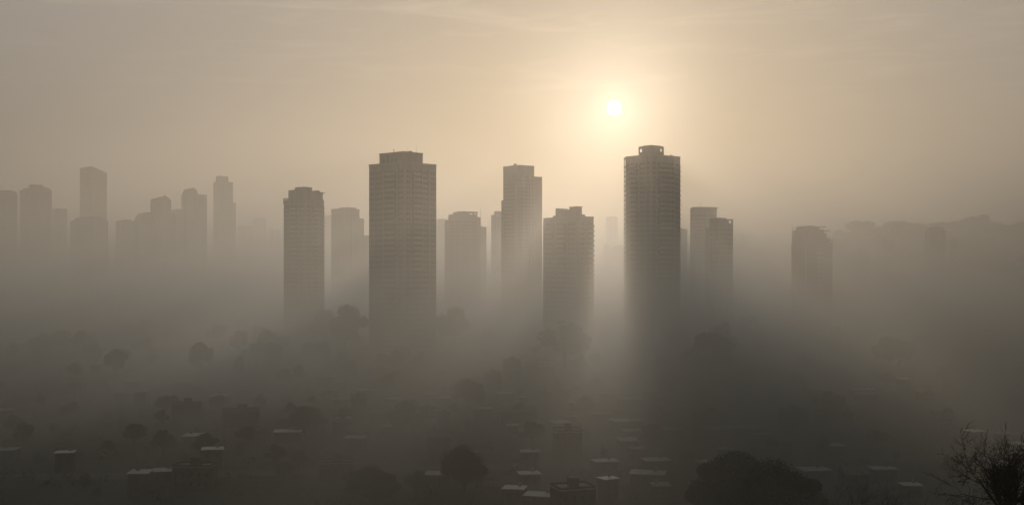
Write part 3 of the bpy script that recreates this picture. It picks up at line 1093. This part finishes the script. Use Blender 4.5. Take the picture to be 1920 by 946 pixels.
def fog():
    m = new_mat('fog_volume')
    nt = m.node_tree
    nt.nodes.clear()
    N, L = nt.nodes.new, nt.links.new
    out = N('ShaderNodeOutputMaterial')
    geo = N('ShaderNodeNewGeometry')
    sep = N('ShaderNodeSeparateXYZ')
    L(geo.outputs['Position'], sep.inputs[0])
    y, z = sep.outputs[1], sep.outputs[2]
    low = nmath(nt, 'MULTIPLY', nmath(nt, 'EXPONENT', nmath(nt, 'MULTIPLY', z, -1 / FOG['h'])), FOG['b'])
    mr = N('ShaderNodeMapRange')                       # the ground mist thickens towards the towers
    L(y, mr.inputs[0])
    mr.inputs[1].default_value, mr.inputs[2].default_value = FOG.get('y0', 220), FOG.get('y1', 560)
    mr.inputs[3].default_value, mr.inputs[4].default_value = FOG.get('near', .35), 1.15
    mh = N('ShaderNodeMapRange')
    L(y, mh.inputs[0])
    mh.inputs[1].default_value, mh.inputs[2].default_value = 110, FOG.get('y1', 560)
    mh.inputs[3].default_value, mh.inputs[4].default_value = FOG.get('hnear', .4), 1.0
    low = nmath(nt, 'MULTIPLY', low, mr.outputs[0])
    mc = N('ShaderNodeMapRange')                       # clear air over the slope below the camera
    L(y, mc.inputs[0])
    mc.inputs[1].default_value, mc.inputs[2].default_value = 105, 250
    mc.inputs[3].default_value, mc.inputs[4].default_value = .06, 1.0
    low = nmath(nt, 'MULTIPLY', low, mc.outputs[0])
    # streaks in the mist density along the sun's direction imitate extra light shafts
    mp = N('ShaderNodeMapping')
    mp.vector_type = 'TEXTURE'
    mp.inputs['Rotation'].default_value = (SUN_EL, 0, -SUN_AZ)
    mp.inputs['Scale'].default_value = FOG.get('cell', (55, 700, 40))
    mp.inputs['Location'].default_value = FOG.get('shift', (0, 0, 0))
    L(geo.outputs['Position'], mp.inputs[0])
    no = N('ShaderNodeTexNoise')
    no.inputs['Scale'].default_value = 1
    no.inputs['Detail'].default_value = 1.0
    L(mp.outputs[0], no.inputs['Vector'])
    k = FOG['noise']
    low = nmath(nt, 'MULTIPLY', low, nmath(nt, 'MAXIMUM', nmath(nt, 'ADD', nmath(nt, 'MULTIPLY', nmath(nt, 'SUBTRACT', no.outputs[0], .5), 4 * k), 1.0), .3))
    haze = nmath(nt, 'MULTIPLY', nmath(nt, 'EXPONENT', nmath(nt, 'MULTIPLY', z, -1 / FOG['H'])), FOG['a'])
    haze = nmath(nt, 'MULTIPLY', haze, mh.outputs[0])
    den = nmath(nt, 'ADD', low, haze)
    ad = N('ShaderNodeAddShader')
    for i, (g_, w) in enumerate(((FOG['g1'], FOG['w1']), (FOG['g2'], 1 - FOG['w1']))):
        s = N('ShaderNodeVolumeScatter')
        s.inputs['Anisotropy'].default_value = g_
        s.inputs['Color'].default_value = (*FOG['col'], 1)
        L(nmath(nt, 'MULTIPLY', den, w), s.inputs['Density'])
        L(s.outputs[0], ad.inputs[i])
    # added absorption: darkens both sides like a vignette, and the foreground
    x = sep.outputs[0]
    side = []
    for a_, b_ in ((FOG.get('xr0', 60), FOG.get('xr1', 420)), (FOG.get('xl0', -160), FOG.get('xl1', -650))):
        r_ = N('ShaderNodeMapRange')
        L(x, r_.inputs[0])
        r_.inputs[1].default_value, r_.inputs[2].default_value = a_, b_
        side.append(r_.outputs[0])
    sm = nmath(nt, 'ADD', nmath(nt, 'ADD', nmath(nt, 'MULTIPLY', side[0], FOG.get('smr', .8)), nmath(nt, 'MULTIPLY', side[1], FOG.get('sml', .5))), FOG.get('smoke', .3))
    ms = N('ShaderNodeMapRange')
    L(y, ms.inputs[0])
    ms.inputs[1].default_value, ms.inputs[2].default_value = 150, FOG.get('ys', 420)
    ms.inputs[3].default_value, ms.inputs[4].default_value = FOG['smn'], 0.0
    sm = nmath(nt, 'ADD', sm, ms.outputs[0])
    ab = N('ShaderNodeVolumeAbsorption')
    ab.inputs['Color'].default_value = (*FOG.get('smokecol', (0.0, 0.03, 0.0)), 1)
    L(nmath(nt, 'MULTIPLY', nmath(nt, 'ADD', low, nmath(nt, 'MULTIPLY', haze, FOG.get('smh', .3))), sm), ab.inputs['Density'])
    a2 = N('ShaderNodeAddShader')
    L(ad.outputs[0], a2.inputs[0])
    L(ab.outputs[0], a2.inputs[1])
    L(a2.outputs[0], out.inputs['Volume'])
    m.cycles.volume_step_rate = FOG['step']
    o = struct('fog', MB().box(-2300, 2300, -120, 3800, -3, FOG['top']).mesh('fog', m), 'stuff')
    return o


fog()

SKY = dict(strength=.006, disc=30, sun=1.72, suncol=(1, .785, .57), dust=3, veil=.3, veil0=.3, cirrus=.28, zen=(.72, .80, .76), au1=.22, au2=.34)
w = bpy.data.worlds.new('World')
S.world = w
w.use_nodes = True
nt = w.node_tree
N, L = nt.nodes.new, nt.links.new
bg = nt.nodes['Background']
sk = N('ShaderNodeTexSky')
sk.sky_type = 'NISHITA'
sk.sun_disc = False
sk.sun_elevation = SUN_EL
sk.sun_rotation = SUN_AZ
sk.dust_density = SKY['dust']
tc = N('ShaderNodeTexCoord')
# thin cirrus veils: stretched noise over the direction vector
mp = N('ShaderNodeMapping')
mp.inputs['Scale'].default_value = (5, 5, 42)
mp.inputs['Rotation'].default_value = (0, R(6), 0)
L(tc.outputs['Generated'], mp.inputs[0])
no = N('ShaderNodeTexNoise')
no.inputs['Scale'].default_value = 1.6
no.inputs['Detail'].default_value = 7
no.inputs['Roughness'].default_value = .62
no.inputs['Distortion'].default_value = .6
L(mp.outputs[0], no.inputs['Vector'])
cr = N('ShaderNodeMapRange')
cr.inputs[1].default_value, cr.inputs[2].default_value = .5, .8
cr.inputs[3].default_value, cr.inputs[4].default_value = .0, 1.0
L(no.outputs[0], cr.inputs[0])
sepw = N('ShaderNodeSeparateXYZ')
L(tc.outputs['Generated'], sepw.inputs[0])
hi = N('ShaderNodeMapRange')
hi.inputs[1].default_value, hi.inputs[2].default_value = .10, .23
L(sepw.outputs[2], hi.inputs[0])
cl = nmath(nt, 'MULTIPLY', cr.outputs[0], hi.outputs[0])
mx = N('ShaderNodeMix')
mx.data_type = 'RGBA'
mx.blend_type = 'MULTIPLY'
L(nmath(nt, 'ADD', 1.0, 0.0), mx.inputs[0])
L(sk.outputs[0], mx.inputs[6])
cc = N('ShaderNodeCombineColor')
v = nmath(nt, 'ADD', nmath(nt, 'MULTIPLY', cl, SKY.get('cirrus', .3)), 1.0)
for i in range(3):
    L(v, cc.inputs[i])
L(cc.outputs[0], mx.inputs[7])
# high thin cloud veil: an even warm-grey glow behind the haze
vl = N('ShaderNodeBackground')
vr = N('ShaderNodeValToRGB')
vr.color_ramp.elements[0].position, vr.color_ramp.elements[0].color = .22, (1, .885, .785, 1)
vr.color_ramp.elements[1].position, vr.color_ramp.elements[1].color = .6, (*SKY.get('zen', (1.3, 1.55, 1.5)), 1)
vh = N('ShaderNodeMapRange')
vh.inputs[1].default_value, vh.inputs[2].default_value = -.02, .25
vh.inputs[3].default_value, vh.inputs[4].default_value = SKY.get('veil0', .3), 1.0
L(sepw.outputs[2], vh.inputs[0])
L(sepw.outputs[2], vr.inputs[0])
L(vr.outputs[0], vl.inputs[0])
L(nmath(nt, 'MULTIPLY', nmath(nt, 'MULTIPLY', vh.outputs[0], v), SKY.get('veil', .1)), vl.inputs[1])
L(mx.outputs[2], bg.inputs[0])
bg.inputs[1].default_value = SKY['strength']
dp = N('ShaderNodeVectorMath')
dp.operation = 'DOT_PRODUCT'
L(tc.outputs['Generated'], dp.inputs[0])
dp.inputs[1].default_value = SUN_DIR
mr = N('ShaderNodeMapRange')
mr.interpolation_type = 'SMOOTHSTEP'
L(dp.outputs['Value'], mr.inputs[0])
mr.inputs[1].default_value = math.cos(R(.38))
mr.inputs[2].default_value = math.cos(R(.24))
mr.inputs[3].default_value = 0
mr.inputs[4].default_value = SKY['disc']
d0 = nmath(nt, 'MAXIMUM', dp.outputs['Value'], 0.0)
aur = nmath(nt, 'ADD', nmath(nt, 'MULTIPLY', nmath(nt, 'POWER', d0, 7000.0), SKY.get('au1', .4)), nmath(nt, 'MULTIPLY', nmath(nt, 'POWER', d0, 380.0), SKY.get('au2', .3)))
sunsum = nmath(nt, 'ADD', mr.outputs[0], aur)
e = N('ShaderNodeBackground')
e.inputs[0].default_value = (1, .91, .76, 1)
L(sunsum, e.inputs[1])
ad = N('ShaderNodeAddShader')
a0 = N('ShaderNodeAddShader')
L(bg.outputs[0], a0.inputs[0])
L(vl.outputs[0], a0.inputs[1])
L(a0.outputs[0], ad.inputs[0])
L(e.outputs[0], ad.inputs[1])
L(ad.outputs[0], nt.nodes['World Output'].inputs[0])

sl = bpy.data.lights.new('sun', 'SUN')
sl.energy = SKY['sun']
sl.angle = R(1.6)      # sun softened by the haze it shines through
sl.color = SKY['suncol']
so = bpy.data.objects.new('sun', sl)
COL.objects.link(so)
so.rotation_euler = (-SUN_DIR).to_track_quat('-Z', 'Y').to_euler()
so.location = SUN_DIR * 3000

cam = bpy.data.cameras.new('camera')
cam.sensor_width = 36
cam.lens = 36 * F / 1920
cam.shift_y = (HZ - 473) / 1920
cam.clip_end = 30000
co = bpy.data.objects.new('camera', cam)
COL.objects.link(co)
co.location = (0, 0, CH)
co.rotation_euler = (math.pi / 2, 0, 0)
S.camera = co
S.view_settings.view_transform = 'Standard'
S.view_settings.look = 'None'
S.view_settings.exposure = 0
S.cycles.use_denoising = True
S.cycles.volume_bounces = 2
S.cycles.max_bounces = 4
S.cycles.diffuse_bounces = 1
S.cycles.glossy_bounces = 1
S.cycles.volume_max_steps = 256
